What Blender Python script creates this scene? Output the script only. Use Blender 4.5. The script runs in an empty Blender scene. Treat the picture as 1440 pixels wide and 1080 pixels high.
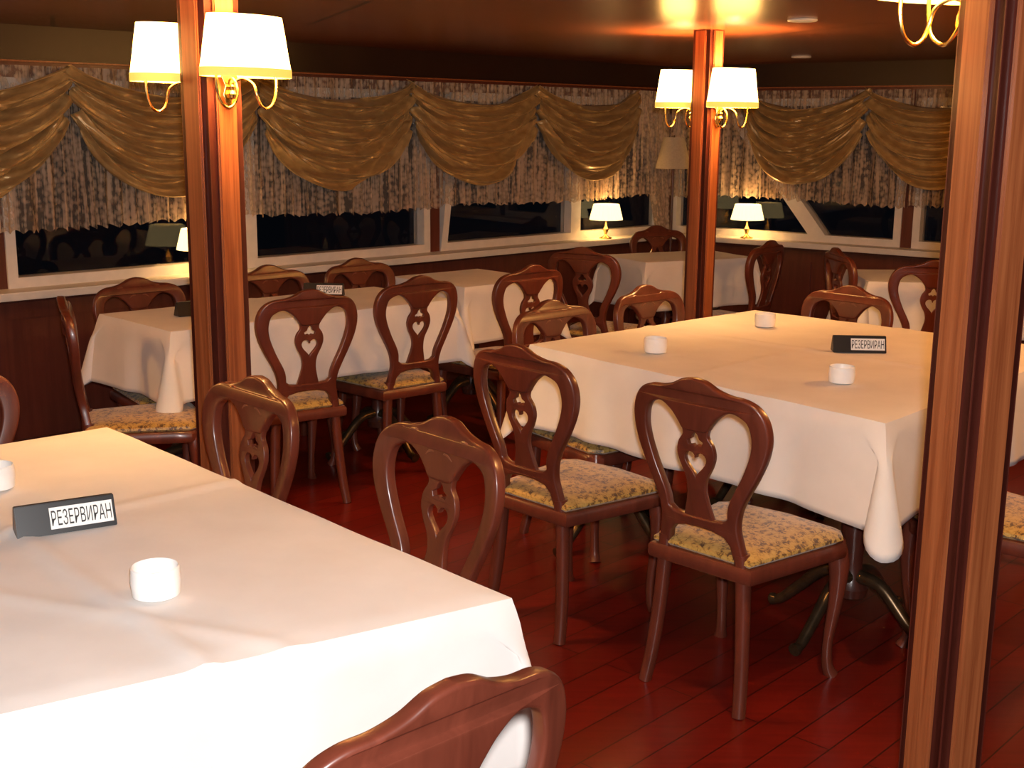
import bpy, bmesh, math, random
from mathutils import Vector, Matrix
random.seed(7)
PI = math.pi
sc = bpy.context.scene
COL = sc.collection
R = math.radians

# ------------------------------------------------------------------ materials
def new_mat(name):
    m = bpy.data.materials.new(name); m.use_nodes = True
    nt = m.node_tree; b = nt.nodes['Principled BSDF']
    return m, nt, b
def N(nt, t, **kw):
    n = nt.nodes.new(t)
    for k, v in kw.items():
        if k in n.inputs: n.inputs[k].default_value = v
        else: setattr(n, k, v)
    return n
def ramp(nt, src, stops):
    r = nt.nodes.new('ShaderNodeValToRGB')
    el = r.color_ramp.elements
    while len(el) < len(stops): el.new(0.5)
    for e, (p, c) in zip(el, stops): e.position = p; e.color = (*c, 1)
    nt.links.new(src, r.inputs[0]); return r
def coords(nt, scale, kind='Object', rot=(0, 0, 0)):
    tc = nt.nodes.new('ShaderNodeTexCoord'); mp = nt.nodes.new('ShaderNodeMapping')
    mp.inputs['Scale'].default_value = scale; mp.inputs['Rotation'].default_value = rot
    nt.links.new(tc.outputs[kind], mp.inputs[0]); return mp.outputs[0]
def wood(name, dark, light, rough=.3, scale=(14, 14, 1.2), coat=.3, bump=.0):
    m, nt, b = new_mat(name)
    v = coords(nt, scale)
    n = N(nt, 'ShaderNodeTexNoise', Scale=2.2, Detail=7, Roughness=.6, Distortion=.6); nt.links.new(v, n.inputs['Vector'])
    r = ramp(nt, n.outputs['Fac'], [(.32, dark), (.68, light)])
    nt.links.new(r.outputs[0], b.inputs['Base Color'])
    b.inputs['Roughness'].default_value = rough
    b.inputs['Coat Weight'].default_value = coat; b.inputs['Coat Roughness'].default_value = .15
    if bump:
        bp = N(nt, 'ShaderNodeBump', Strength=bump, Distance=.002); nt.links.new(n.outputs['Fac'], bp.inputs['Height'])
        nt.links.new(bp.outputs[0], b.inputs['Normal'])
    return m
def plain(name, col, rough=.5, metal=0, noise=.06, nscale=20):
    m, nt, b = new_mat(name)
    v = coords(nt, (1, 1, 1))
    n = N(nt, 'ShaderNodeTexNoise', Scale=nscale, Detail=4); nt.links.new(v, n.inputs['Vector'])
    lo = tuple(max(0, c * (1 - noise)) for c in col); hi = tuple(min(1, c * (1 + noise)) for c in col)
    r = ramp(nt, n.outputs['Fac'], [(.3, lo), (.7, hi)])
    nt.links.new(r.outputs[0], b.inputs['Base Color'])
    b.inputs['Roughness'].default_value = rough; b.inputs['Metallic'].default_value = metal
    return m

M = {}
M['chair'] = wood('mahogany_chair', (.092, .0205, .011), (.145, .033, .018), .36, (9, 9, 2), .25)
M['carving'] = plain('glinting_carved_mahogany', (.21, .07, .035), .3, 0, .3, 60)  # paler than the chair wood: glints of the carving put into the colour
M['pillar_core'] = wood('dark_mahogany', (.070, .013, .008), (.105, .022, .014), .35, (20, 20, .8), .2)
M['pillar'] = wood('reddish_oak', (.21, .050, .015), (.38, .115, .038), .38, (34, 34, .9), .15, .25)
M['table_wood'] = wood('dark_table_wood', (.045, .012, .008), (.085, .022, .013), .35)
M['wain'] = wood('dark_red_wainscot', (.080, .016, .009), (.125, .027, .015), .42, (10, 10, .7), .15)
M['shaded_header'] = plain('shaded_header_brown', (.022, .007, .004), .35)  # near-black brown paints in the shade where the ceiling nears the wall
M['white_paint'] = plain('white_window_paint', (.70, .64, .58), .45, 0, .05)
M['black'] = plain('black_plastic', (.012, .011, .012), .35)
M['label_white'] = plain('white_card', (.86, .85, .82), .5, 0, .02)
M['ink'] = plain('black_ink', (.01, .01, .01), .6)
M['iron'] = plain('dark_bronze', (.12, .075, .04), .3, .8, .25, 30)
M['lampmetal'] = plain('polished_brass', (.80, .55, .20), .22, 1, .05)
M['linen_shade'] = plain('beige_linen_shade', (.50, .40, .27), .8, 0, .08, 80)

def cloth_mat():
    m, nt, b = new_mat('white_tablecloth')
    v = coords(nt, (1, 1, 1))
    n = N(nt, 'ShaderNodeTexNoise', Scale=5, Detail=5); nt.links.new(v, n.inputs['Vector'])
    r = ramp(nt, n.outputs['Fac'], [(.3, (.72, .68, .65)), (.7, (.80, .76, .73))])
    nt.links.new(r.outputs[0], b.inputs['Base Color'])
    b.inputs['Roughness'].default_value = .75
    b.inputs['Sheen Weight'].default_value = .1
    n2 = N(nt, 'ShaderNodeTexNoise', Scale=14, Detail=3); nt.links.new(v, n2.inputs['Vector'])
    bp = N(nt, 'ShaderNodeBump', Strength=.12, Distance=.01); nt.links.new(n2.outputs['Fac'], bp.inputs['Height'])
    nt.links.new(bp.outputs[0], b.inputs['Normal'])
    return m
M['cloth'] = cloth_mat()

def brocade():
    m, nt, b = new_mat('gold_brocade')
    v = coords(nt, (1, 1, 1))
    n = N(nt, 'ShaderNodeTexNoise', Scale=62, Detail=3, Distortion=1.8); nt.links.new(v, n.inputs['Vector'])
    w = N(nt, 'ShaderNodeTexVoronoi', Scale=44); nt.links.new(v, w.inputs['Vector'])
    mx = N(nt, 'ShaderNodeMath', operation='ADD'); nt.links.new(n.outputs['Fac'], mx.inputs[0])
    ml = N(nt, 'ShaderNodeMath', operation='MULTIPLY'); ml.inputs[1].default_value = .35
    nt.links.new(w.outputs['Distance'], ml.inputs[0]); nt.links.new(ml.outputs[0], mx.inputs[1])
    r = ramp(nt, mx.outputs[0], [(.52, (.09, .036, .009)), (.60, (.28, .145, .028)), (.67, (.48, .28, .06)), (.90, (.56, .35, .095))])
    nt.links.new(r.outputs[0], b.inputs['Base Color'])
    b.inputs['Roughness'].default_value = .45; b.inputs['Sheen Weight'].default_value = .3
    return m
M['brocade'] = brocade()

def satin():
    m, nt, b = new_mat('gold_satin')
    v = coords(nt, (1, 1, 1))
    n = N(nt, 'ShaderNodeTexNoise', Scale=18, Detail=6); nt.links.new(v, n.inputs['Vector'])
    r = ramp(nt, n.outputs['Fac'], [(.3, (.38, .23, .085)), (.7, (.55, .36, .15))])
    nt.links.new(r.outputs[0], b.inputs['Base Color'])
    b.inputs['Roughness'].default_value = .36; b.inputs['Metallic'].default_value = .22; b.inputs['Sheen Weight'].default_value = .1
    b.inputs['Sheen Tint'].default_value = (1, .8, .45, 1)
    return m
M['satin'] = satin()

def lace():
    m, nt, b = new_mat('sheer_lace')
    v = coords(nt, (1, 1, 1))
    v2 = coords(nt, (46, 46, 2.2)); st = N(nt, 'ShaderNodeTexNoise', Scale=1.0, Detail=3, Roughness=.65); nt.links.new(v2, st.inputs['Vector'])
    vo = N(nt, 'ShaderNodeTexVoronoi', Scale=38); nt.links.new(v, vo.inputs['Vector'])
    ad = N(nt, 'ShaderNodeMath', operation='MULTIPLY_ADD'); ad.inputs[1].default_value = -.28
    nt.links.new(vo.outputs['Distance'], ad.inputs[0]); nt.links.new(st.outputs['Fac'], ad.inputs[2])
    a = ramp(nt, ad.outputs[0], [(.24, (.22, .22, .22)), (.46, (.93, .93, .93))])
    nt.nodes.remove(b)
    d = N(nt, 'ShaderNodeBsdfDiffuse', Color=(.66, .50, .37, 1))
    t = N(nt, 'ShaderNodeBsdfTranslucent', Color=(.62, .48, .32, 1))
    tr = N(nt, 'ShaderNodeBsdfTransparent')
    m1 = N(nt, 'ShaderNodeMixShader', Fac=.35); nt.links.new(d.outputs[0], m1.inputs[1]); nt.links.new(t.outputs[0], m1.inputs[2])
    m2 = N(nt, 'ShaderNodeMixShader'); nt.links.new(a.outputs[0], m2.inputs[0])
    nt.links.new(tr.outputs[0], m2.inputs[1]); nt.links.new(m1.outputs[0], m2.inputs[2])
    nt.links.new(m2.outputs[0], nt.nodes['Material Output'].inputs['Surface'])
    return m
M['lace'] = lace()

def glow(name, col, strength, base=(.8, .7, .5)):
    m, nt, b = new_mat(name)
    v = coords(nt, (1, 1, 1))
    n = N(nt, 'ShaderNodeTexNoise', Scale=60, Detail=2); nt.links.new(v, n.inputs['Vector'])
    r = ramp(nt, n.outputs['Fac'], [(.3, tuple(c * .94 for c in col)), (.7, col)])
    b.inputs['Base Color'].default_value = (*base, 1); b.inputs['Roughness'].default_value = .8
    nt.links.new(r.outputs[0], b.inputs['Emission Color']); b.inputs['Emission Strength'].default_value = strength
    return m
M['shade_lit'] = glow('lit_fabric_shade', (1, .52, .135), 18)
M['shade_trim'] = glow('lit_gold_trim', (1, .60, .10), 1.0, (.6, .42, .12))
M['sill_shade'] = glow('lit_pleated_shade', (1, .72, .30), 2.6)
M['bulb'] = glow('lit_bulb', (1, .55, .15), 14)
M['flame'] = glow('candle_flame', (1, .7, .3), 3)

def frosted():
    m, nt, b = new_mat('frosted_white_glass')
    v = coords(nt, (1, 1, 1)); n = N(nt, 'ShaderNodeTexNoise', Scale=30); nt.links.new(v, n.inputs['Vector'])
    r = ramp(nt, n.outputs['Fac'], [(.3, (.88, .87, .85)), (.7, (.94, .93, .91))]); nt.links.new(r.outputs[0], b.inputs['Base Color'])
    b.inputs['Roughness'].default_value = .35
    b.inputs['Subsurface Weight'].default_value = .3; b.inputs['Subsurface Radius'].default_value = (.02, .02, .02)
    return m
M['frosted'] = frosted()

def glass():
    m, nt, b = new_mat('window_glass')
    v = coords(nt, (1, 1, 1)); n = N(nt, 'ShaderNodeTexNoise', Scale=3); nt.links.new(v, n.inputs['Vector'])
    r = ramp(nt, n.outputs['Fac'], [(.3, (.93, .95, .96)), (.7, (.97, .98, .98))]); nt.links.new(r.outputs[0], b.inputs['Base Color'])
    b.inputs['Transmission Weight'].default_value = 1; b.inputs['IOR'].default_value = 1.25; b.inputs['Roughness'].default_value = .01
    return m
M['glass'] = glass()

def floor_mat():
    m, nt, b = new_mat('polished_red_floor')
    v = coords(nt, (1, 1, 1), rot=(0, 0, R(-47)))
    br = N(nt, 'ShaderNodeTexBrick', Scale=1.0); nt.links.new(v, br.inputs['Vector'])
    br.inputs['Brick Width'].default_value = 1.4; br.inputs['Row Height'].default_value = .11
    br.inputs['Mortar Size'].default_value = .0025; br.offset = .37
    br.inputs['Color1'].default_value = (.165, .010, .006, 1); br.inputs['Color2'].default_value = (.125, .008, .0045, 1)
    br.inputs['Mortar'].default_value = (.035, .006, .004, 1)
    v2 = coords(nt, (2, 30, 2), rot=(0, 0, R(-47)))
    n = N(nt, 'ShaderNodeTexNoise', Scale=2, Detail=6); nt.links.new(v2, n.inputs['Vector'])
    r = ramp(nt, n.outputs['Fac'], [(.3, (.72, .72, .72)), (.7, (1, 1, 1))])
    mx = N(nt, 'ShaderNodeMixRGB', blend_type='MULTIPLY', Fac=1.0)
    nt.links.new(br.outputs[0], mx.inputs[1]); nt.links.new(r.outputs[0], mx.inputs[2])
    nt.links.new(mx.outputs[0], b.inputs['Base Color']); b.inputs['Roughness'].default_value = .28
    return m
M['floor'] = floor_mat()

def ceil_mat():
    m, nt, b = new_mat('lacquered_brown_panels')
    v = coords(nt, (1, 1, 1), rot=(0, 0, R(-20)))
    br = N(nt, 'ShaderNodeTexBrick', Scale=1.0); nt.links.new(v, br.inputs['Vector'])
    br.inputs['Brick Width'].default_value = 2.2; br.inputs['Row Height'].default_value = 1.15
    br.inputs['Mortar Size'].default_value = .011; br.offset = .5
    br.inputs['Color1'].default_value = (.20, .052, .017, 1); br.inputs['Color2'].default_value = (.18, .047, .016, 1)
    br.inputs['Mortar'].default_value = (.012, .005, .003, 1)
    nt.links.new(br.outputs[0], b.inputs['Base Color'])
    b.inputs['Roughness'].default_value = .24
    n = N(nt, 'ShaderNodeTexNoise', Scale=.9, Detail=1); nt.links.new(v, n.inputs['Vector'])
    bp = N(nt, 'ShaderNodeBump', Strength=.12, Distance=.05); nt.links.new(n.outputs['Fac'], bp.inputs['Height'])
    nt.links.new(bp.outputs[0], b.inputs['Normal'])
    return m
M['ceil'] = ceil_mat()

# ------------------------------------------------------------------ mesh helpers
def obj(name, bm, mat, parent=None, smooth=False, mw=None):
    bmesh.ops.recalc_face_normals(bm, faces=bm.faces[:])
    me = bpy.data.meshes.new(name); bm.to_mesh(me); bm.free()
    if smooth:
        for p in me.polygons: p.use_smooth = True
        try: me.set_sharp_from_angle(angle=R(40))
        except Exception: pass
    me.materials.append(mat)
    o = bpy.data.objects.new(name, me); COL.objects.link(o)
    if parent: o.parent = parent
    return o
def thing(name, label, cat, loc=(0, 0, 0), rz=0, group=None):
    o = bpy.data.objects.new(name, None); COL.objects.link(o)
    o.empty_display_size = .1
    o.location = loc; o.rotation_euler = (0, 0, rz)
    o['label'] = label; o['category'] = cat
    if group: o['group'] = group
    return o
def tag(o, label, cat, group=None):
    o['label'] = label; o['category'] = cat
    if group: o['group'] = group
    return o
def struct(o): o['kind'] = 'structure'; return o
def dup(root, loc, rz, label, group=None, scale=1):
    r = root.copy(); COL.objects.link(r); r.location = loc; r.rotation_euler = (0, 0, rz); r['label'] = label
    r.scale = (1, 1, scale)
    if group: r['group'] = group
    for ch in list(root.children):
        c = ch.copy(); COL.objects.link(c); c.parent = r
        for g in list(ch.children):
            d = g.copy(); COL.objects.link(d); d.parent = c
    return r
def box(bm, x0, x1, y0, y1, z0, z1, mat=None):
    vs = [bm.verts.new(v) for v in [(x0, y0, z0), (x1, y0, z0), (x1, y1, z0), (x0, y1, z0), (x0, y0, z1), (x1, y0, z1), (x1, y1, z1), (x0, y1, z1)]]
    if mat is not None:
        for v in vs: v.co = mat @ v.co
    for f in [(0, 3, 2, 1), (4, 5, 6, 7), (0, 1, 5, 4), (1, 2, 6, 5), (2, 3, 7, 6), (3, 0, 4, 7)]: bm.faces.new([vs[i] for i in f])
    return vs
def bbox(w, x0, x1, y0, y1, z0, z1, bev=.004, seg=2):
    bm = w; b2 = bmesh.new(); box(b2, x0, x1, y0, y1, z0, z1)
    bmesh.ops.bevel(b2, geom=b2.edges[:], offset=bev, segments=seg, affect='EDGES')
    me = bpy.data.meshes.new('t'); b2.to_mesh(me); b2.free(); bm.from_mesh(me); bpy.data.meshes.remove(me)
def prism(bm, pts, z0, z1):
    a = [bm.verts.new((x, y, z0)) for x, y in pts]; b = [bm.verts.new((x, y, z1)) for x, y in pts]; n = len(pts)
    bm.faces.new(a[::-1]); bm.faces.new(b)
    for i in range(n): bm.faces.new([a[i], a[(i + 1) % n], b[(i + 1) % n], b[i]])
def tube(bm, pts, rad, n=10, square=0, cap=True):
    pts = [Vector(p) for p in pts]
    rad = rad if isinstance(rad, (list, tuple)) else [rad] * len(pts)
    rings = []; up = None
    for i, p in enumerate(pts):
        t = (pts[min(i + 1, len(pts) - 1)] - pts[max(i - 1, 0)]).normalized()
        if up is None:
            up = Vector((0, 1, 0)) if abs(t.y) < .8 else Vector((1, 0, 0))
        x = up.cross(t).normalized(); y = t.cross(x).normalized(); up = y
        ring = []
        for k in range(n):
            a = 2 * PI * k / n + (PI / n if square else 0); c, s = math.cos(a), math.sin(a)
            if square:
                e = 1 - square * .6
                c = math.copysign(abs(c) ** e, c); s = math.copysign(abs(s) ** e, s)
            ring.append(bm.verts.new(p + (x * c + y * s) * rad[i]))
        rings.append(ring)
    for a, b in zip(rings, rings[1:]):
        for k in range(n): bm.faces.new([a[k], a[(k + 1) % n], b[(k + 1) % n], b[k]])
    if cap: bm.faces.new(rings[0][::-1]); bm.faces.new(rings[-1])
def lathe(bm, prof, n=24, cx=0, cy=0, sx=1, sy=1, caps=True):
    rings = [[bm.verts.new((cx + r * math.cos(2 * PI * k / n) * sx, cy + r * math.sin(2 * PI * k / n) * sy, z)) for k in range(n)] for r, z in prof]
    for a, b in zip(rings, rings[1:]):
        for k in range(n): bm.faces.new([a[k], a[(k + 1) % n], b[(k + 1) % n], b[k]])
    if caps: bm.faces.new(rings[0][::-1]); bm.faces.new(rings[-1])
def catmull(pts, sub=8, closed=False):
    pts = [Vector(p) for p in pts]; n = len(pts); out = []
    rng = n if closed else n - 1
    for i in range(rng):
        if closed: p0, p1, p2, p3 = pts[(i - 1) % n], pts[i], pts[(i + 1) % n], pts[(i + 2) % n]
        else: p0, p1, p2, p3 = pts[max(i - 1, 0)], pts[i], pts[i + 1], pts[min(i + 2, n - 1)]
        for s in range(sub):
            t = s / sub
            out.append(.5 * ((2 * p1) + (-p0 + p2) * t + (2 * p0 - 5 * p1 + 4 * p2 - p3) * t * t + (-p0 + 3 * p1 - 3 * p2 + p3) * t ** 3))
    if not closed: out.append(pts[-1])
    return out
def plate_mesh(loops, half, bev):
    """extruded flat shape (first loop outer, the others holes) lying in XY, returned as bmesh in XZ (thickness on Y)"""
    cu = bpy.data.curves.new('tmp', 'CURVE'); cu.dimensions = '2D'; cu.fill_mode = 'BOTH'
    cu.extrude = half - bev; cu.bevel_depth = bev; cu.bevel_resolution = 2; cu.offset = -bev
    for lp in loops:
        s = cu.splines.new('POLY'); s.points.add(len(lp) - 1)
        for p, q in zip(s.points, lp): p.co = (q[0], q[1], 0, 1)
        s.use_cyclic_u = True
    o = bpy.data.objects.new('tmp', cu); COL.objects.link(o)
    dg = bpy.context.evaluated_depsgraph_get(); dg.update()
    me = bpy.data.meshes.new_from_object(o.evaluated_get(dg))
    bpy.data.objects.remove(o); bpy.data.curves.remove(cu)
    bm = bmesh.new(); bm.from_mesh(me); bpy.data.meshes.remove(me)
    bmesh.ops.remove_doubles(bm, verts=bm.verts[:], dist=1e-5)
    for v in bm.verts: v.co = Vector((v.co.x, -v.co.z, v.co.y))
    return bm

# ------------------------------------------------------------------ camera
cam = bpy.data.cameras.new('camera'); co = bpy.data.objects.new('camera', cam); COL.objects.link(co)
cam.sensor_width = 36; cam.lens = 43.0; cam.clip_start = .05; cam.clip_end = 100
pitch, roll, HC = R(11.949), R(.5), 1.64
fw = Vector((0, math.cos(pitch), -math.sin(pitch))); up = Vector((0, math.sin(pitch), math.cos(pitch))); rt = Vector((1, 0, 0))
r2 = rt * math.cos(roll) + up * math.sin(roll); u2 = up * math.cos(roll) - rt * math.sin(roll)
mw = Matrix.Identity(4)
for i in range(3): mw[i][0] = r2[i]; mw[i][1] = u2[i]; mw[i][2] = -fw[i]
mw.translation = (0, 0, HC)
co.matrix_world = mw; sc.camera = co

# ------------------------------------------------------------------ setting
CEIL = 2.08
CORNER = Vector((1.174, 9.489, 0))
DL = Vector((-.704, -.710, 0)).normalized()      # along the left wall, away from the corner
DR = Vector((.786, -.618, 0)).normalized()       # along the right wall
NL = Vector((.710, -.704, 0)).normalized()       # into the room
NR = Vector((-.618, -.786, 0)).normalized()
def wall_frame(d, n):
    m = Matrix.Identity(4)
    for i in range(3): m[i][0] = d[i]; m[i][1] = n[i]; m[i][2] = (0, 0, 1)[i]
    m.translation = CORNER; return m
WL = wall_frame(DL, NL); WR = wall_frame(DR, NR)   # local: x along wall from the corner, y into the room, z up

bm = bmesh.new(); box(bm, -7, 7, -2.5, 12, -.06, 0); struct(obj('floor', bm, M['floor']))
bm = bmesh.new(); box(bm, -7, 7, -2.5, 12, CEIL, CEIL + .06); struct(obj('ceiling', bm, M['ceil']))

SILL = .84; WTOP = 1.84
def wall(name, length, mull, F):
    bm = bmesh.new()
    box(bm, -.1, length, -.12, 0, 0, SILL); box(bm, -.1, length, -.12, 0, WTOP, CEIL)
    for a, b in mull: box(bm, a, b, -.12, 0, SILL, WTOP)
    # wainscot stiles and rails
    x = .35
    while x < length - .1:
        box(bm, x, x + .07, 0, .012, .10, SILL - .07); x += .8
    box(bm, 0.0, length, 0, .013, .70, SILL - .06)
    o = obj(name, bm, M['wain']); o.matrix_world = F; return struct(o)
wall('wall_left', 8.2, [(-.1, .05), (2.335, 2.425), (5.12, 5.22), (6.9, 7.0)], WL)
wall('wall_right', 6.0, [(-.1, .05), (1.855, 1.935), (3.4, 3.5), (5, 5.1)], WR)

def trim(name, L, y0, y1, z0, z1, F, mat):
    bm = bmesh.new(); bbox(bm, .0, L, y0, y1, z0, z1, .006); o = obj(name, bm, M[mat]); o.matrix_world = F; return struct(o)
trim('trim_1', 8.2, -.02, .17, SILL - .03, SILL + .008, WL, 'white_paint')
trim('trim_2', 6.0, -.02, .17, SILL - .03, SILL + .008, WR, 'white_paint')
trim('trim_3', 8.2, 0, .04, 1.912, 1.920, WL, 'pillar')
trim('trim_5', 8.2, -.01, .03, 1.92, CEIL, WL, 'shaded_header')
trim('trim_4', 6.0, 0, .04, 1.912, 1.920, WR, 'pillar')
trim('trim_6', 6.0, -.01, .03, 1.92, CEIL, WR, 'shaded_header')
trim('baseboard_left', 8.2, 0, .02, 0, .1, WL, 'table_wood')
trim('baseboard_right', 6.0, 0, .02, 0, .1, WR, 'table_wood')

def window(name, poly, F, w=.05):
    """white frame along a (possibly raked) quadrilateral opening, glass pane as a part; poly = bl, br, tr, tl in wall x,z"""
    bm = bmesh.new(); n = 4
    c = Vector((sum(p[0] for p in poly) / 4, sum(p[1] for p in poly) / 4))
    P = [Vector(p) for p in poly]; inn = []
    for i in range(4):
        e1 = (P[i] - P[i - 1]).normalized(); e2 = (P[(i + 1) % 4] - P[i]).normalized()
        n1 = Vector((-e1.y, e1.x)); n2 = Vector((-e2.y, e2.x))
        k = w / max(.2, 1 + n1.dot(n2)); inn.append(P[i] + (n1 + n2) * k)
    for y in (-.09, .012):
        pass
    o = [[bm.verts.new((p.x, y, p.y)) for p in P] for y in (-.09, .012)]
    q = [[bm.verts.new((p.x, y, p.y)) for p in inn] for y in (-.09, .012)]
    for i in range(4):
        j = (i + 1) % 4
        bm.faces.new([o[1][i], o[1][j], q[1][j], q[1][i]]); bm.faces.new([o[0][j], o[0][i], q[0][i], q[0][j]])
        bm.faces.new([o[0][i], o[0][j], o[1][j], o[1][i]]); bm.faces.new([q[0][j], q[0][i], q[1][i], q[1][j]])
    fo = obj(name, bm, M['white_paint']); fo.matrix_world = F; struct(fo)
    bm = bmesh.new()
    a = [bm.verts.new((p.x, -.062, p.y)) for p in inn]; b = [bm.verts.new((p.x, -.056, p.y)) for p in inn]
    bm.faces.new(a[::-1]); bm.faces.new(b)
    for i in range(4): bm.faces.new([a[i], a[(i + 1) % 4], b[(i + 1) % 4], b[i]])
    obj('pane', bm, M['glass'], fo)
    return fo
B, T_ = SILL + .008, WTOP
window('window_1', [(5.22, B), (6.9, B), (6.9, T_), (5.22, T_)], WL)
window('window_2', [(3.76, B), (5.12, B), (5.12, T_), (3.76, T_)], WL)
window('window_3', [(2.425, B), (3.76, B), (3.76, T_), (2.425, T_)], WL)
window('window_4', [(1.05, B), (2.335, B), (2.20, T_), (1.05, T_)], WL)
window('window_5', [(.05, B), (1.05, B), (1.05, T_), (.05, T_)], WL)
window('window_6', [(.05, B), (1.29, B), (.46, T_), (.05, T_)], WR)
window('window_7', [(1.29, B), (1.855, B), (1.855, T_), (.46, T_)], WR)
window('window_8', [(1.935, B), (3.4, B), (3.4, T_), (1.935, T_)], WR)

# ceiling downlights (switched off)
for i, (x, y, lab) in enumerate([(1.19, 5.27, 'pale round downlight in the ceiling, the one closer to the camera'),
                    (1.80, 7.95, 'pale round downlight in the ceiling, the one nearer the right curtains')]):
    t = thing('ceiling_downlight', lab, 'ceiling light', (x, y, CEIL), 0, 'recessed downlights')
    bm = bmesh.new(); lathe(bm, [(.045, -.001), (.06, -.001), (.062, -.006), (.058, -.010), (.045, -.008)], 24, caps=False); obj('trim_ring', bm, M['white_paint'], t, True)
    bm = bmesh.new(); lathe(bm, [(.046, -.001), (.046, -.006)], 24); obj('diffuser', bm, M['label_white'], t)

# ------------------------------------------------------------------ chairs
def rake(co_):
    x, y, z = co_
    x *= 1 + .06 * min(1, max(0, (z - .6) / .1))
    return Vector((x, y - .205 - max(0, z - .44) * .10 - .022 * (1 - (x / .22) ** 2) * min(1, max(0, (z - .44) / .2)), z))
def mirror_loop(right):  # right half listed bottom to top centre
    L = [(-x, z) for x, z in reversed(right) if x > 1e-4]
    return right + L
def make_chair(label, loc, rz, group):
    t = thing('dining_chair', label, 'chair', loc, rz, group)
    outer = catmull([(.150, .45, 0), (.140, .50, 0), (.133, .55, 0), (.146, .61, 0), (.178, .69, 0), (.207, .76, 0), (.218, .82, 0), (.210, .872, 0), (.186, .908, 0),
                     (.150, .926, 0), (.108, .931, 0), (.070, .942, 0), (.035, .960, 0), (0, .966, 0)], 6)
    inner = catmull([(.101, .572, 0), (.108, .62, 0), (.136, .69, 0), (.162, .76, 0), (.170, .81, 0), (.161, .856, 0), (.138, .876, 0), (.108, .882, 0), (.075, .862, 0), (.052, .835, 0), (.036, .815, 0), (0, .812, 0)], 6)
    ol = [(p.x, p.y) for p in outer]; il = [(p.x, p.y) for p in inner]
    # bottom of the outer loop: lower edge of the rail between the stiles
    o2 = [(.112, .45)] + ol; low = [(.104, .49), (.085, .512), (.045, .522), (0, .524)]
    half = [(0, .524), (.045, .522), (.085, .512), (.104, .49), (.112, .45)] + ol
    outl = half + [(-x, z) for x, z in reversed(half[1:-1])]
    ih = [(0, .556), (.05, .556), (.085, .560)] + il
    inl = ih + [(-x, z) for x, z in reversed(ih[1:-1])]
    bm = plate_mesh([outl, inl], .0155, .007)
    for v in bm.verts: v.co = rake(v.co)
    obj('backrest', bm, M['chair'], t, True)
    # splat with heart and trefoil cut-outs
    sp = catmull([(.052, .548, 0), (.040, .590, 0), (.030, .635, 0), (.034, .675, 0), (.052, .715, 0), (.060, .745, 0), (.055, .775, 0), (.040, .80, 0), (.044, .822, 0)], 6)
    sh = [(p.x, p.y) for p in sp]; spl = sh + [(-x, z) for x, z in reversed(sh)]
    heart = []
    for k in range(40):
        a = 2 * PI * k / 40
        hx = 16 * math.sin(a) ** 3; hz = 13 * math.cos(a) - 5 * math.cos(2 * a) - 2 * math.cos(3 * a) - math.cos(4 * a)
        heart.append((hx * .00215, .722 + hz * .0024 * (1.0 if hz > 0 else 1.15)))
    tre = [(0, .768), (.007, .775), (.021, .771), (.025, .783), (.013, .790), (.009, .802), (0, .811), (-.009, .802), (-.013, .790), (-.025, .783), (-.021, .771), (-.007, .775)]
    slot = [(0, .600), (.006, .62), (.006, .648), (0, .664), (-.006, .648), (-.006, .62)]
    bm = plate_mesh([spl, heart, tre], .008, .002)
    for v in bm.verts: v.co = rake(v.co)
    obj('splat', bm, M['chair'], t, True)
    # carved spray on the front of the crest
    bm = bmesh.new()
    for s in (-1, 1):
        for k, (x0, z0, x1, z1) in enumerate([(0, .895, .05, .925), (.03, .90, .085, .905), (.01, .88, .045, .87), (.06, .915, .11, .915)]):
            pts = [rake((s * (x0 + (x1 - x0) * q / 6), .017, z0 + (z1 - z0) * q / 6 + .008 * math.sin(PI * q / 6))) for q in range(7)]
            tube(bm, pts, [.0015 + .003 * math.sin(PI * q / 6) for q in range(7)], 6)
    obj('carving', bm, M['carving'], t, True)['label'] = 'carved leaf spray, glints put into its paler colour'
    # seat frame (apron) and cushion
    def seat_outline(g, n=40):
        pts = []
        ctrl = [(-.165 - g, -.215 - g), (.165 + g, -.215 - g), (.225 + g, .17 + g * .5), (.19 + g, .215 + g), (0, .235 + g), (-.19 - g, .215 + g), (-.225 - g, .17 + g * .5)]
        for i, p in enumerate(ctrl):
            q = ctrl[(i + 1) % len(ctrl)]
            for s in range(6): pts.append((p[0] + (q[0] - p[0]) * s / 6, p[1] + (q[1] - p[1]) * s / 6))
        return pts
    bm = bmesh.new()
    rows = [(.012, .392), (.016, .40), (.016, .428), (.010, .436), (-.004, .438)]
    ring = [[bm.verts.new((x, y, z)) for x, y in seat_outline(g)] for g, z in rows]
    for a, b in zip(ring, ring[1:]):
        for k in range(len(a)): bm.faces.new([a[k], a[(k + 1) % len(a)], b[(k + 1) % len(a)], b[k]])
    bm.faces.new(ring[0][::-1]); bm.faces.new(ring[-1])
    obj('seat_frame', bm, M['chair'], t, True)
    bm = bmesh.new()
    rows = [(-.004, .436), (.006, .446), (.004, .456), (-.012, .466), (-.05, .474), (-.11, .479)]
    ring = [[bm.verts.new((x, y, z)) for x, y in seat_outline(g)] for g, z in rows]
    for a, b in zip(ring, ring[1:]):
        for k in range(len(a)): bm.faces.new([a[k], a[(k + 1) % len(a)], b[(k + 1) % len(a)], b[k]])
    bm.faces.new(ring[0][::-1]); bm.faces.new(ring[-1])
    obj('seat_cushion', bm, M['brocade'], t, True)
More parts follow.
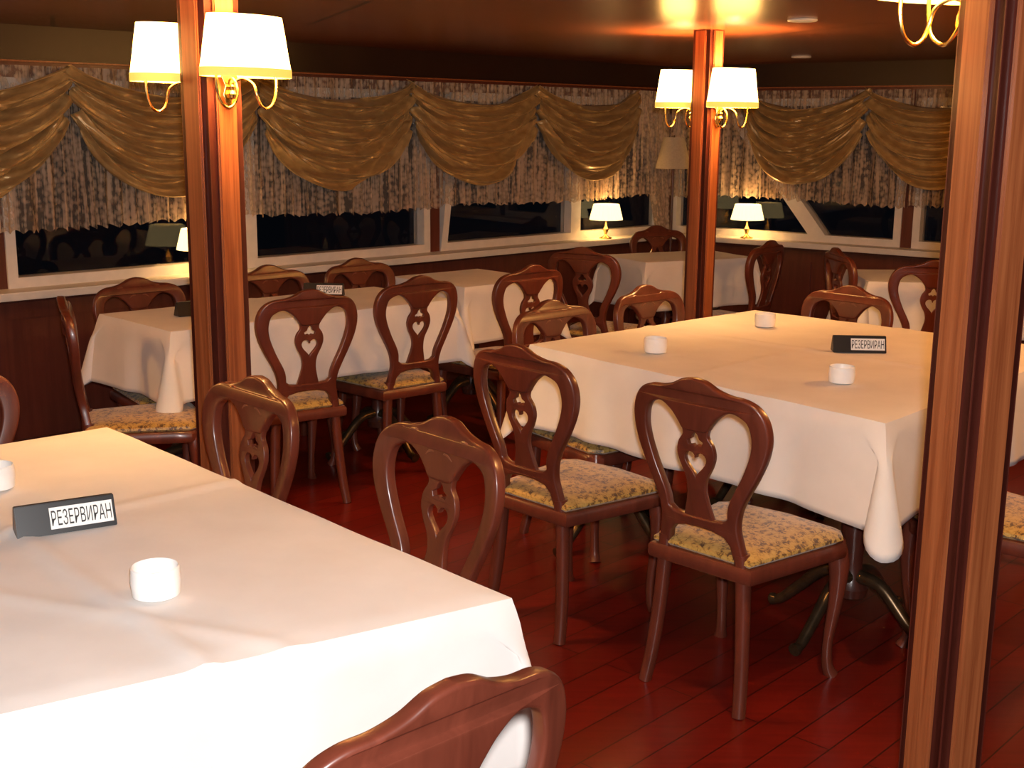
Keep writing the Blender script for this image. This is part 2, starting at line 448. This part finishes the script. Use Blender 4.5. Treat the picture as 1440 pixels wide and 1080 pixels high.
    for s in (-1, 1):
        bm = bmesh.new()
        pts = catmull([(s * .200, .185, .432), (s * .210, .195, .36), (s * .208, .193, .25), (s * .196, .183, .12), (s * .196, .186, .04), (s * .205, .198, 0)], 5)
        rr = [.027, .030, .021, .0145, .0155, .021]; rad = []
        for i in range(len(pts)):
            f = i / 5; a = min(int(f), 4); rad.append(rr[a] + (rr[a + 1] - rr[a]) * (f - a))
        tube(bm, pts, rad, 12, .35); obj('leg', bm, M['chair'], t, True)
        bm = bmesh.new()
        pts = catmull([(s * .131, -.206, .47), (s * .138, -.203, .40), (s * .148, -.208, .25), (s * .160, -.222, .10), (s * .170, -.240, 0)], 5)
        tube(bm, pts, [.0215 - .004 * i / 20 for i in range(len(pts))], 12, .5); obj('leg', bm, M['chair'], t, True)
    return t
G1, G2, G3, G4 = 'chairs around the big centre table', 'chairs around the near table', 'chairs along the left wall tables', 'chairs at the far tables'
CH = [
 ('chair at centre table front, right of the two with backs to camera', (.70, 3.49), -45, G1, 1),
 ('chair with its back to camera, left of two at the centre table front', (.215, 3.985), -46, G1, 1),
 ('carved chair facing camera across the near table, reddest in the flash light', (-.356, 2.617), 133, G2, 1),
 ('chair tucked in right beside the left pillar at the near table', (-.895, 3.075), 133, G2, 1),
 ('foreground chair cut by the bottom edge, only its crest and one stile seen', (-.262, 1.612), 43, G2, 1),
 ('chair at left picture edge, only a curved stile showing', (-1.46, 3.18), -137, G2, 1),
 ('chair seen side on at the left end of the long wall table', (-1.52, 4.88), -70, G3, 1),
 ('chair right of left pillar, back to camera at the long wall table', (-1.0, 5.29), 34, G3, 1),
 ('chair mid-view at long wall table, back to camera, gold seat showing', (-.60, 5.78), 40, G3, 1),
 ('chair with back to camera at the short wall table', (-.085, 6.265), 42, G3, 1),
 ('dark chair between wall and long table, left of the left pillar', (-1.58, 5.51), -137, G3, .96),
 ('dark chair between wall and long table, just right of the left pillar', (-1.075, 6.08), -137, G3, .96),
 ('dark chair between wall and long table, near the mullion of the left wall', (-.665, 6.45), -137, G3, .96),
 ('chair facing us over the left corner of the centre table', (.34, 4.74), -137, G1, .98),
 ('chair facing us behind the centre table, next to the middle pillar', (.78, 5.25), -137, G1, .98),
 ('chair facing us over the right back edge of the centre table', (1.33, 5.31), 133, G1, .98),
 ('chair right of the centre table, gold seat partly hidden by the near column', (1.555, 3.70), 43, G1, 1),
 ('dark chair in shadow with heart splat, left of the small corner table', (.53, 7.22), -30, G4, 1),
 ('chair behind the small corner table, crest under the floor lamp', (1.12, 8.33), -154, G4, 1),
 ('chair seen side on at the right of the small corner table', (1.36, 7.68), 52, G4, 1),
 ('chair with back to camera at the far right table', (2.27, 6.72), -8, G4, 1),
 ('chair seen edge on at the left end of the far right table', (2.14, 7.10), -84, G4, 1),
]
chair0 = None
for lab, (x, y), ang, g, sz in CH:
    lab = 'mahogany ' + lab
    if chair0 is None: chair0 = make_chair(lab, (x, y, 0), R(ang), g)
    else: dup(chair0, (x, y, 0), R(ang), lab, g, sz)

# ------------------------------------------------------------------ tables and cloths
TOP = .80
def table(corners, label, group, peds):
    c = sum((Vector(p) for p in corners), Vector((0, 0))) / 4
    t = thing('dining_table', label, 'table', (c.x, c.y, 0), 0, group)
    P = [Vector(p) - c for p in corners]
    ins = [p * (1 - .035 / max(.1, p.length)) for p in P]
    bm = bmesh.new(); prism(bm, [tuple(p) for p in ins], TOP - .036, TOP - .004); obj('tabletop', bm, M['table_wood'], t)
    for (u, v) in peds:
        q = (P[0] * (1 - u) + P[1] * u) * (1 - v) + (P[3] * (1 - u) + P[2] * u) * v
        bm = bmesh.new()
        lathe(bm, [(.05, .13), (.055, .16), (.034, .19), (.030, .26), (.042, .34), (.046, .40), (.030, .46), (.026, .56), (.032, .68), (.05, .70), (.14, .735), (.15, .762)], 20, q.x, q.y)
        p_ = obj('pedestal', bm, M['table_wood'], t, True)
        for k in range(4):
            a = R(42.5 + 90 * k) ; d = Vector((math.cos(a), math.sin(a), 0)); b0 = Vector((q.x, q.y, 0))
            bm = bmesh.new()
            pts = catmull([b0 + d * .03 + Vector((0, 0, .20)), b0 + d * .11 + Vector((0, 0, .185)), b0 + d * .20 + Vector((0, 0, .10)), b0 + d * .27 + Vector((0, 0, .035)), b0 + d * .31 + Vector((0, 0, .022))], 5)
            tube(bm, pts, [.024 - .008 * i / 20 + (.005 if i > 17 else 0) for i in range(len(pts))], 10); f = obj('foot', bm, M['iron'], p_, True); f['label'] = 'bronze coloured curved foot'
    return t
def vnoise(x, y, s=0):
    return math.sin(x * 5.1 + s) * math.cos(y * 4.3 - s * 1.7) + .5 * math.sin(x * 11.3 - y * 7.9 + s * 2.3)
def tablecloth(corners, label, group, drop=.315, tip=.07, n=56, seed=0, folds=(), pw=.058):
    """corners counter-clockwise"""
    P = [Vector(p) for p in corners]; c = sum(P, Vector((0, 0))) / 4; P = [p - c for p in P]
    bm = bmesh.new(); g = []
    for j in range(n + 1):
        row = []
        for i in range(n + 1):
            u, v = i / n, j / n
            p = (P[0] * (1 - u) + P[1] * u) * (1 - v) + (P[3] * (1 - u) + P[2] * u) * v
            z = TOP + .0012 * vnoise(p.x * 1.5, p.y * 1.5, seed)
            for (ax, ay, nx, ny, h) in folds:
                d = (p.x - ax) * nx + (p.y - ay) * ny; z += 2.2 * h * math.exp(-(d / .02) ** 2)
            e = min(u, 1 - u, v, 1 - v); z -= .004 * math.exp(-(e * n / 1.2) ** 2)
            row.append(bm.verts.new((p.x, p.y, z)))
        g.append(row)
    for j in range(n):
        for i in range(n): bm.faces.new([g[j][i], g[j][i + 1], g[j + 1][i + 1], g[j + 1][i]])
    per = [(i, 0) for i in range(n)] + [(n, j) for j in range(n)] + [(i, n) for i in range(n, 0, -1)] + [(0, j) for j in range(n, 0, -1)]
    m = 16; L = len(per); prev = [g[j][i] for i, j in per]
    base = [v.co.copy() for v in prev]
    side = lambda k: min(k // n, 3)
    nrm = []
    for s in range(4):
        e = (P[(s + 1) % 4] - P[s]).normalized(); nrm.append(Vector((e.y, -e.x, 0)))
    lens = [(P[(s + 1) % 4] - P[s]).length for s in range(4)]
    rings = [prev]
    for r in range(1, m + 1):
        t = r / m; ring = []
        for k in range(L):
            s = side(k); f = (k - s * n) / n
            d0, d1 = f * lens[s], (1 - f) * lens[s]
            e, other = (d0, (s - 1) % 4) if d0 < d1 else (d1, (s + 1) % 4)
            bis = (nrm[s] + nrm[other]).normalized()
            nn = nrm[s]
            al = f * lens[s] + s * 3.1
            flare = .010 * min(1, t * 8) + .022 * t
            wav = t * (.008 * math.sin(al * 17 + seed) + .006 * math.sin(al * 31 + 2 * seed))
            b = base[k]
            bl = .5 * math.exp(-(e / .03) ** 2)
            nn = (nrm[s] * (1 - bl) + nrm[other] * bl).normalized()
            pos = Vector((b.x, b.y, 0)) + nn * (flare + wav * min(1, e / .2))
            # gathered corner: the cloth falls into a rounded cone
            ci = (s if d0 < d1 else (s + 1) % 4); C_ = Vector((P[ci].x, P[ci].y, 0))
            tang = Vector((-bis.y, bis.x, 0)); q = (e if d0 < d1 else -e) / .13
            if abs(q) < 2.0:
                th = max(-1, min(1, q)) * R(118); rc = pw * t
                cone = C_ + bis * (.012 + rc * .95) + (bis * math.cos(th) + tang * math.sin(th)) * rc
                kk = 1 if abs(q) <= 1 else max(0, 1 - (abs(q) - 1))
                kk = kk * kk * (3 - 2 * kk) * min(1, t * 3)
                pos = pos * (1 - kk) + cone * kk
            z = TOP - .002 - drop * t - tip * t * max(0, math.cos(min(1, abs(q)) * PI / 2)) - .004 * t * math.sin(al * 9 + seed)
            ring.append(bm.verts.new((pos.x, pos.y, z)))
        for k in range(L): bm.faces.new([rings[-1][k], ring[k], ring[(k + 1) % L], rings[-1][(k + 1) % L]])
        rings.append(ring)
    o = obj('tablecloth', bm, M['cloth'], None, True)
    for p in o.data.polygons: p.use_smooth = True
    o.location = (c.x, c.y, 0)
    md = o.modifiers.new('thickness', 'SOLIDIFY'); md.thickness = .0025; md.offset = -1
    tag(o, label, 'tablecloth', group); return o
A_ = Vector((.684, -.729)); B_ = Vector((.735, .678))
def quad(c, a, b): c = Vector(c); return [c, c + a, c + a + b, c + b]      # ccw when b is left of a
GT, GC = 'restaurant tables', 'white tablecloths'
# centre table: corners C0 (left), C1 (near), C3, C2
c0, c1, c2 = Vector((.069, 4.743)), Vector((1.094, 3.480)), Vector((1.144, 5.718))
big = [c0, c1, Vector((2.21, 4.70)), c2]
table(big, 'big square centre table with bronze curved feet under a white cloth', GT, [(.16, .16), (.87, .15), (.84, .82), (.16, .82)])
tablecloth(big, 'big white tablecloth on the centre table, glowing orange on top', GC, .315, .075, 84, 1.0,
           folds=[(0, 0, .70, .71, .0025), (0, 0, .71, -.70, .002), (.35, .3, .71, -.70, .0012)])
n0, n1 = Vector((-1.145, 3.358)), Vector((.003, 2.102))
near = [Vector((-2.25, 2.32)), Vector((-1.10, 1.41)), n1, n0]
table(near, 'near table at lower left under a white cloth', GT, [(.25, .5), (.75, .5)])
tablecloth(near, 'near white tablecloth, burnt out by flash at its front edge', GC, .33, .06, 84, 2.3,
           folds=[(.1, .12, .75, .66, .0035), (.0, .05, .72, -.69, .003), (-.3, .0, .97, .2, .0016), (.3, -.25, .35, .93, .002)], pw=.04)
t1f = Vector((-1.408, 4.971)); t1 = quad(t1f, B_ * 1.518, Vector((-.446, .461)))
table(t1, 'long table by the left wall under a white cloth', GT, [(.15, .5), (.85, .5)])
tablecloth(t1, 'white tablecloth on the long table by the left wall', GC, .30, .05, 48, 3.1, folds=[(0, 0, .735, .678, .002)])
t2 = quad((-.255, 6.44), B_ * .64, Vector((-.43, .45)))
table(t2, 'short wall table beyond the long one, under a white cloth', GT, [(.5, .5)])
tablecloth(t2, 'white tablecloth on the short wall table beyond the long one', GC, .30, .05, 32, 4.4)
t3 = quad((.84, 7.73), Vector((.77, .375)), Vector((-.25, .47)))
table(t3, 'small corner table by the floor lamp under a white cloth', GT, [(.5, .5)])
tablecloth(t3, 'white tablecloth on the small corner table behind the middle pillar', GC, .31, .05, 36, 5.2, pw=.045)
t4 = quad((2.0, 6.85), Vector((1.0, -.06)), Vector((.04, .62)))
table(t4, 'far right table under a white cloth below the right windows', GT, [(.5, .5)])
tablecloth(t4, 'white tablecloth on the far right table beside the near column', GC, .31, .05, 36, 6.1)

# ------------------------------------------------------------------ candle holders and reserved signs
def candle(loc, label):
    t = thing('candle_holder', label, 'candle holder', (*loc, TOP + .002), 0, 'white tealight glasses')
    bm = bmesh.new(); lathe(bm, [(.034, 0), (.042, .004), (.045, .03), (.043, .055), (.041, .057), (.039, .054), (.040, .03), (.034, .012)], 28)
    obj('glass', bm, M['frosted'], t, True)
    bm = bmesh.new(); lathe(bm, [(.028, .0125), (.029, .032), (.026, .034)], 20); obj('tealight', bm, M['label_white'], t, True)
    return t
for loc, lab in [((-.640, 2.085), 'white candle glass nearest the camera, on the near table below the sign'),
                 ((-1.20, 2.735), 'white candle glass at the left picture edge above the sign'),
                 ((.542, 4.56), 'white candle glass on the left part of the centre table'),
                 ((1.085, 5.20), 'white candle glass at the back corner of the centre table'),
                 ((1.108, 4.03), 'white candle glass nearest the front of the centre table, below its sign')]: candle(loc, lab)

def text_mesh(txt, w, h):
    cu = bpy.data.curves.new('txt', 'FONT'); cu.body = txt; cu.size = 1; cu.align_x = 'CENTER'; cu.align_y = 'CENTER'; cu.extrude = .01; cu.offset = 0
    o = bpy.data.objects.new('txt', cu); COL.objects.link(o)
    dg = bpy.context.evaluated_depsgraph_get(); dg.update()
    me = bpy.data.meshes.new_from_object(o.evaluated_get(dg)); bpy.data.objects.remove(o); bpy.data.curves.remove(cu)
    bm = bmesh.new(); bm.from_mesh(me); bpy.data.meshes.remove(me)
    xs = [v.co.x for v in bm.verts]; ys = [v.co.y for v in bm.verts]
    if not xs: return bm
    x0, x1, y0, y1 = min(xs), max(xs), min(ys), max(ys)
    for v in bm.verts: v.co = Vector(((v.co.x - (x0 + x1) / 2) / (x1 - x0) * w, (v.co.y - (y0 + y1) / 2) / (y1 - y0) * h, v.co.z * .03))
    return bm
def sign(p, ang, label, L=.20, Hh=.062):
    t = thing('reserved_sign', label, 'table sign', (*p, TOP + .0025), ang, 'reserved signs')
    bm = bmesh.new()
    h = L / 2; d0, d1 = .030, .006          # tent profile, front leans back
    a = [bm.verts.new((-h, y, z)) for y, z in [(-d0, 0), (-d1, Hh), (d1, Hh), (d0, 0)]]
    b = [bm.verts.new((h, y, z)) for y, z in [(-d0, 0), (-d1, Hh), (d1, Hh), (d0, 0)]]
    bm.faces.new(a); bm.faces.new(b[::-1])
    for i in range(4): bm.faces.new([a[i], a[(i + 1) % 4], b[(i + 1) % 4], b[i]])
    bmesh.ops.bevel(bm, geom=bm.edges[:], offset=.0015, segments=2, affect='EDGES')
    obj('holder', bm, M['black'], t)
    # card and lettering on the leaning front face
    lean = math.atan2(d0 - d1, Hh)
    F = Matrix.Translation(Vector((0, -(d0 + d1) / 2, Hh / 2))) @ Matrix.Rotation(PI / 2 - lean, 4, 'X')
    bm = bmesh.new(); x0, x1 = -.165 * L, .47 * L; hh = .0225
    box(bm, x0, x1, -hh, hh, 0.0, .0012, F); c = obj('card', bm, M['label_white'], t)
    bm = text_mesh('РЕЗЕРВИРАН', (x1 - x0) * .95, hh * 1.45)
    G = F @ Matrix.Translation(Vector(((x0 + x1) / 2, 0, .0016)))
    for v in bm.verts: v.co = G @ v.co
    obj('lettering', bm, M['ink'], c)
    return t
sign((-.936, 2.452), R(31), 'black reserved sign with white card on the near table')
sign((1.326, 4.615), R(-4), 'black reserved sign with white card on the centre table')
sign((-1.41, 5.40), R(40), 'black reserved sign on the long wall table, half behind the left pillar', .19)
sign((-.94, 6.05), R(-2), 'black reserved sign on the long wall table, right of the chair crest', .20)

# ------------------------------------------------------------------ pillars
def pillar(x, y, ang, label, s=.125):
    t = thing('pillar', label, 'pillar', (x, y, 0), ang, 'wooden pillars')
    h = s / 2
    bm = bmesh.new(); box(bm, -h + .012, h - .012, -h + .012, h - .012, 0, CEIL); obj('core', bm, M['pillar_core'], t)
    for k in range(4):
        m = Matrix.Rotation(k * PI / 2, 4, 'Z')
        for (a, b, d) in [(-h + .036 * s / .142, h - .036 * s / .142, .000)]:
            bm = bmesh.new(); bbox(bm, a, b, -h - d, -h + .0125, 0, CEIL - .001, .004)
            for v in bm.verts: v.co = m @ v.co
            obj('face_board', bm, M['pillar'], t)
        bm = bmesh.new(); k_ = .036 * s / .142; bbox(bm, h - k_, h - .012, -h + .012, -h + k_, 0, CEIL - .001, .003)
        for v in bm.verts: v.co = m @ v.co
        cb = obj('corner_bead', bm, M['pillar_core'], t); cb['label'] = 'darker corner bead'
    return t
PL, PM, PN = (-.930, 3.85), (.905, 5.92), (.935, 2.43)
pillar(*PL, R(52), 'slim red wooden pillar at left between the near table and the long wall table', .152)
pillar(*PM, R(42), 'slim red wooden pillar in the middle, behind the centre table')
pillar(*PN, R(24), 'large looking orange wooden column nearest the camera at the right edge', .142)

# ------------------------------------------------------------------ sconces
def point(name, loc, power, col, rad, parent=None):
    l = bpy.data.lights.new(name, 'POINT'); l.energy = power; l.color = col; l.shadow_soft_size = rad
    o = bpy.data.objects.new(name, l); COL.objects.link(o); o.location = loc
    if parent: o.parent = parent
    return o
WARM = (1, .56, .20)
SCON = 40
def sconce(P, ang, z, label, off=.064, power=1.0, L=.160, narms=2):
    """local: -y points out of the pillar face"""
    t = thing('wall_sconce', label, 'lamp', (P[0], P[1], z), ang, 'brass sconces on the pillars')
    cy = -off - .092
    bm = bmesh.new()
    n = 40; prof = [(1.0, 0), (.94, .05), (.88, .105), (.82, .155)]
    rings = []
    for inner in (0, 1):
        for q, zz in (prof if not inner else prof[::-1]):
            k = q - (.022 if inner else 0)
            rings.append([bm.verts.new((L * k * math.cos(2 * PI * i / n), cy + .082 * k * math.sin(2 * PI * i / n), zz)) for i in range(n)])
    rings.append(rings[0])
    for a, b in zip(rings, rings[1:]):
        for i in range(n): bm.faces.new([a[i], a[(i + 1) % n], b[(i + 1) % n], b[i]])
    obj('lamp_shade', bm, M['shade_lit'], t, True)
    bm = bmesh.new()
    pts = [(L * 1.012 * math.cos(2 * PI * i / n), cy + .0845 * math.sin(2 * PI * i / n)) for i in range(n)]
    rr = []
    for zz, o_ in ((-.020, 1.0), (-.020, 1.012), (.005, 1.012), (.005, 1.0)):
        rr.append([bm.verts.new((L * 1.0 * o_ * math.cos(2 * PI * i / n), cy + .083 * o_ * math.sin(2 * PI * i / n), zz)) for i in range(n)])
    rr.append(rr[0])
    for a, b in zip(rr, rr[1:]):
        for i in range(n): bm.faces.new([a[i], a[(i + 1) % n], b[(i + 1) % n], b[i]])
    obj('shade_trim', bm, M['shade_trim'], t, True)
    bm = bmesh.new()
    pl = [(0, -.115), (.018, -.095), (.026, -.07), (.017, -.045), (.030, -.02), (.022, .01), (.012, .03), (0, .04)]
    outl = pl + [(-x, zz) for x, zz in reversed(pl[1:-1])]
    b2 = plate_mesh([outl], .007, .003)
    for v in b2.verts: v.co.y += -off - .0075
    obj('back_plate', b2, M['lampmetal'], t, True); bm.free()
    bm = bmesh.new(); lathe(bm, [(.0, -.085), (.010, -.08), (.014, -.068), (.009, -.058), (.013, -.046), (.006, -.04)], 14, 0, -off - .022, caps=False)
    obj('boss', bm, M['lampmetal'], t, True)
    if narms == 3:
        bm = bmesh.new()
        pts = catmull([(0, -off - .012, -.04), (0, cy + .05, -.03), (0, cy + .045, -.075), (0, cy + .01, -.108), (0, cy - .03, -.09), (0, cy - .045, -.045), (0, cy - .045, .02)], 6)
        tube(bm, pts, .0042, 8); obj('arm', bm, M['lampmetal'], t, True)
    for s in (-1, 1):
        bm = bmesh.new()
        pts = catmull([(s * .004, -off - .012, -.040), (s * .020, -off - .045, -.022), (s * .033, cy + .012, -.038), (s * .037, cy, -.070), (s * .050, cy, -.098), (s * .074, cy, -.110), (s * .099, cy, -.093), (s * .112, cy, -.055), (s * .113, cy, .0), (s * .113, cy, .03)], 6)
        tube(bm, pts, .0042, 8); obj('arm', bm, M['lampmetal'], t, True)
        bm = bmesh.new(); lathe(bm, [(.012, .025), (.014, .03), (.009, .034), (.009, .085)], 14, s * .113, cy); obj('candle_tube', bm, M['label_white'], t, True)
        bm = bmesh.new(); lathe(bm, [(.006, .085), (.012, .098), (.013, .11), (.008, .128), (.002, .14)], 14, s * .113, cy); obj('bulb', bm, M['bulb'], t, True)
    point('bulb_or_fill_light', (0, cy, .10), SCON * power, WARM, .03, t)
    return t
def faceang(nx, ny): return math.atan2(ny, nx) + PI / 2
sconce(PL, R(52), 1.793, 'lit brass sconce with cream shade on the left pillar, the right and nearer one', .077)
sconce(PL, R(232), 1.782, 'lit brass sconce on the left pillar, partly hidden on its left side', .077)
sconce(PM, R(222), 1.748, 'lit brass sconce on the left side of the middle pillar', .064, 1.0)
sconce(PM, R(42), 1.748, 'lit brass sconce on the right side of the middle pillar', .064, 1.0)
sconce(PN, R(24 + 180), 1.915, 'lit brass sconce cut by the top edge at right, showing only its curved arms', .072, 1.0, .182, 3)

# ------------------------------------------------------------------ lamps on the sill, floor lamp
def sill_lamp(F, x, label, k=1.0, p=3.0):
    loc = F @ Vector((x, .105, SILL + .008))
    t = thing('table_lamp', label, 'lamp', loc, 0, 'small lamps on the window sill')
    bm = bmesh.new(); lathe(bm, [(.048, 0), (.048, .008), (.02, .016), (.010, .03), (.018, .055), (.022, .07), (.010, .09), (.007, .12), (.007, .165)], 20); obj('base', bm, M['lampmetal'], t, True)
    bm = bmesh.new(); n = 48; rings = []
    for r, z in [(.118, .135), (.112, .16), (.100, .205), (.090, .245), (.087, .245), (.097, .205), (.109, .16), (.115, .135)]:
        rings.append([bm.verts.new(((r + .0025 * (-1) ** i) * math.cos(2 * PI * i / n), (r + .0025 * (-1) ** i) * math.sin(2 * PI * i / n), z)) for i in range(n)])
    rings.append(rings[0])
    for a, b in zip(rings, rings[1:]):
        for i in range(n): bm.faces.new([a[i], a[(i + 1) % n], b[(i + 1) % n], b[i]])
    obj('lamp_shade', bm, M['sill_shade'], t)
    bm = bmesh.new(); lathe(bm, [(.006, .165), (.014, .18), (.016, .195), (.008, .215), (.002, .222)], 14); obj('bulb', bm, M['bulb'], t, True)
    point('bulb_or_fill_light', (0, 0, .20), p, WARM, .02, t)
sill_lamp(WL, .83, 'small lit brass lamp on the left window sill, near the corner', 1, 13)
sill_lamp(WR, .75, 'small lit brass lamp on the right window sill, right of the middle pillar', 1, 13)
sill_lamp(WL, 4.13, 'small lit brass lamp on the left sill, half hidden behind the left pillar', 1, 8)

t = thing('floor_lamp', 'unlit floor lamp with beige shade standing in the corner behind the middle pillar', 'lamp', (1.145, 8.93, 0))
bm = bmesh.new(); lathe(bm, [(.13, 0), (.13, .012), (.05, .03), (.018, .05)], 28); obj('base', bm, M['iron'], t, True)
bm = bmesh.new(); tube(bm, [(0, 0, .04), (0, 0, .5), (0, 0, 1.0), (0, 0, 1.40), (0, 0, 1.52)], [.013, .011, .010, .010, .008], 12); obj('pole', bm, M['table_wood'], t, True)
bm = bmesh.new(); lathe(bm, [(.125, 1.345), (.115, 1.40), (.075, 1.565), (.072, 1.565), (.112, 1.40), (.122, 1.345)], 32, caps=False); obj('lamp_shade', bm, M['linen_shade'], t, True)
bm = bmesh.new(); lathe(bm, [(.006, 1.52), (.012, 1.535), (.074, 1.56), (.074, 1.563), (.010, 1.545), (.004, 1.58)], 16, caps=False); obj('finial', bm, M['iron'], t, True)

# ------------------------------------------------------------------ curtains
def lace_panel(F, x0, x1, ztop, zbot, label, seed, y=.05, slant=None):
    bm = bmesh.new(); nx = int((x1 - x0) / .008); nz = 34; rows = []
    for j in range(nz + 1):
        v = j / nz; row = []
        for i in range(nx + 1):
            x = x0 + (x1 - x0) * i / nx
            zb = zbot + .022 * abs(math.sin(x * 60 + 1.5 * math.sin(x * 9))) + .01 * math.sin(x * 3 + seed) if zbot > 1 else zbot
            z = ztop + (zb - ztop) * v
            yy = y + .028 * math.sin(x * 85 + 4 * math.sin(x * 6.3 + seed) + 2 * math.sin(x * 14 + seed)) * (.5 + .5 * v) + .006 * math.sin(x * 37 + v * 2)
            xx = x + .006 * math.sin(v * 4 + x * 20)
            if slant: xx = x0 + (xx - x0) * (1 - slant * v)
            row.append(bm.verts.new((xx, yy, z)))
        rows.append(row)
    for a, b in zip(rows, rows[1:]):
        for i in range(nx): bm.faces.new([a[i], a[i + 1], b[i + 1], b[i]])
    o = obj('lace_curtain', bm, M['lace'], None, True); o.matrix_world = F
    for p in o.data.polygons: p.use_smooth = True
    tag(o, label, 'curtain', 'sheer lace curtains'); return o
lace_panel(WL, .05, 2.38, 1.895, 1.118, 'sheer lace curtain on the left wall between the corner and the dark mullion', 1)
lace_panel(WL, 2.38, 5.16, 1.895, 1.118, 'sheer lace curtain on the left wall behind the left pillar', 2.2)
lace_panel(WL, 5.16, 7.0, 1.895, 1.118, 'sheer lace curtain at the far left end of the left wall', 3.2)
lace_panel(WL, .03, .50, 1.895, .86, 'sheer lace curtain drawn down to the sill in the corner, left of the floor lamp', 4.0, .05, .72)
lace_panel(WR, .03, .45, 1.895, 1.118, 'sheer lace curtain hanging in the corner just right of the middle pillar', 5.0)
lace_panel(WR, .45, 1.90, 1.895, 1.118, 'sheer lace curtain on the right wall above the sill lamp', 5.6)
lace_panel(WR, 1.90, 3.45, 1.895, 1.118, 'sheer lace curtain on the right wall beside the near column', 6.6)

def swag(F, x0, x1, label, seed, zb=1.255):
    bm = bmesh.new(); nu, nv = 56, 90; w = x1 - x0; rows = []
    for j in range(nv + 1):
        v = j / nv; row = []
        for i in range(nu + 1):
            u = i / nu; s = max(0, 4 * u * (1 - u)) ** .92
            skew = .06 * math.sin(seed * 3.3)
            top_sag = .13; tot = 1.885 - zb
            zend = 1.900 - .31 * v
            z = zend - (top_sag * (1 - v) + (tot - .31) * v) * s
            fold = math.sin(2 * PI * (5.2 * v ** .85 + .28 * math.sin(2 * PI * u + seed) + .15 * math.sin(6 * u + 3 * seed)) + seed)
            fold = math.copysign(abs(fold) ** .8, fold)
            fine = math.sin(2 * PI * (15 * v + .3 * math.sin(4 * u + seed)) + 2 * seed)
            y = .135 + .055 * math.sin(PI * min(1, v * .9 + .1)) * s + .055 * fold * (.25 + .75 * s) + .013 * fine * (.3 + .7 * s)
            if u < .06 or u > .94: y += .014 * math.sin(v * 30 + seed)
            x = x0 + w * (u + skew * .4 * s * v) - (u - .5) * .05 * math.sin(v * 20 + seed)
            x += (.5 - u) * w * .10 * v * (1 - s)
            row.append(bm.verts.new((x, y, z - .006 * fold)))
        rows.append(row)
    for a, b in zip(rows, rows[1:]):
        for i in range(nu): bm.faces.new([a[i], a[i + 1], b[i + 1], b[i]])
    o = obj('curtain_swag', bm, M['satin'], None, True); o.matrix_world = F
    for p in o.data.polygons: p.use_smooth = True
    md = o.modifiers.new('thickness', 'SOLIDIFY'); md.thickness = .003
    tag(o, label, 'curtain', 'gold satin swags'); return o
SW = [(4.80, 5.86, 'gold satin swag at the left picture edge'), (3.74, 4.82, 'wide gold satin swag half hidden behind the left pillar'),
      (2.66, 3.76, 'gold satin swag just right of the left pillar'), (1.58, 2.68, 'gold satin swag above the dark mullion, middle of left wall'),
      (.52, 1.60, 'gold satin swag on left wall nearest the corner, left of the middle pillar sconce')]
for i, (a, b, lab) in enumerate(SW): swag(WL, a, b, lab, i * 1.7 + .4)
for i, (a, b, lab) in enumerate([(.70, 1.62, 'gold satin swag on the right wall over the slanting window bar'), (1.60, 2.60, 'gold satin swag on the right wall beside the near column')]):
    swag(WR, a, b, lab, i * 2.1 + 9.2, 1.24)

# ------------------------------------------------------------------ light
w = bpy.data.worlds.new('night'); sc.world = w; w.use_nodes = True
bg = w.node_tree.nodes['Background']; bg.inputs[0].default_value = (.30, .38, .60, 1); bg.inputs[1].default_value = .004
# the camera's own flash, above the lens
fl = bpy.data.lights.new('camera_flash', 'SPOT'); fl.spot_size = R(105); fl.spot_blend = .5; fl.energy = 325; fl.color = (1, .97, .95); fl.shadow_soft_size = .03
fo = bpy.data.objects.new('camera_flash', fl); COL.objects.link(fo); fo.location = (.03, -.02, HC + .07); fo.rotation_euler = (R(78), 0, 0)
# added warm fill lights without lamp bodies, out of view, to tint table tops orange
for x, y in ((2.62, 4.36), (2.90, 4.70), (-3.3, 4.3)): point('bulb_or_fill_light', (x, y, 1.86), 42, (1, .46, .12), .1)

vs = sc.view_settings
vs.view_transform = 'Standard'; vs.look = 'None'; vs.exposure = 0; vs.gamma = 1; vs.use_curve_mapping = False
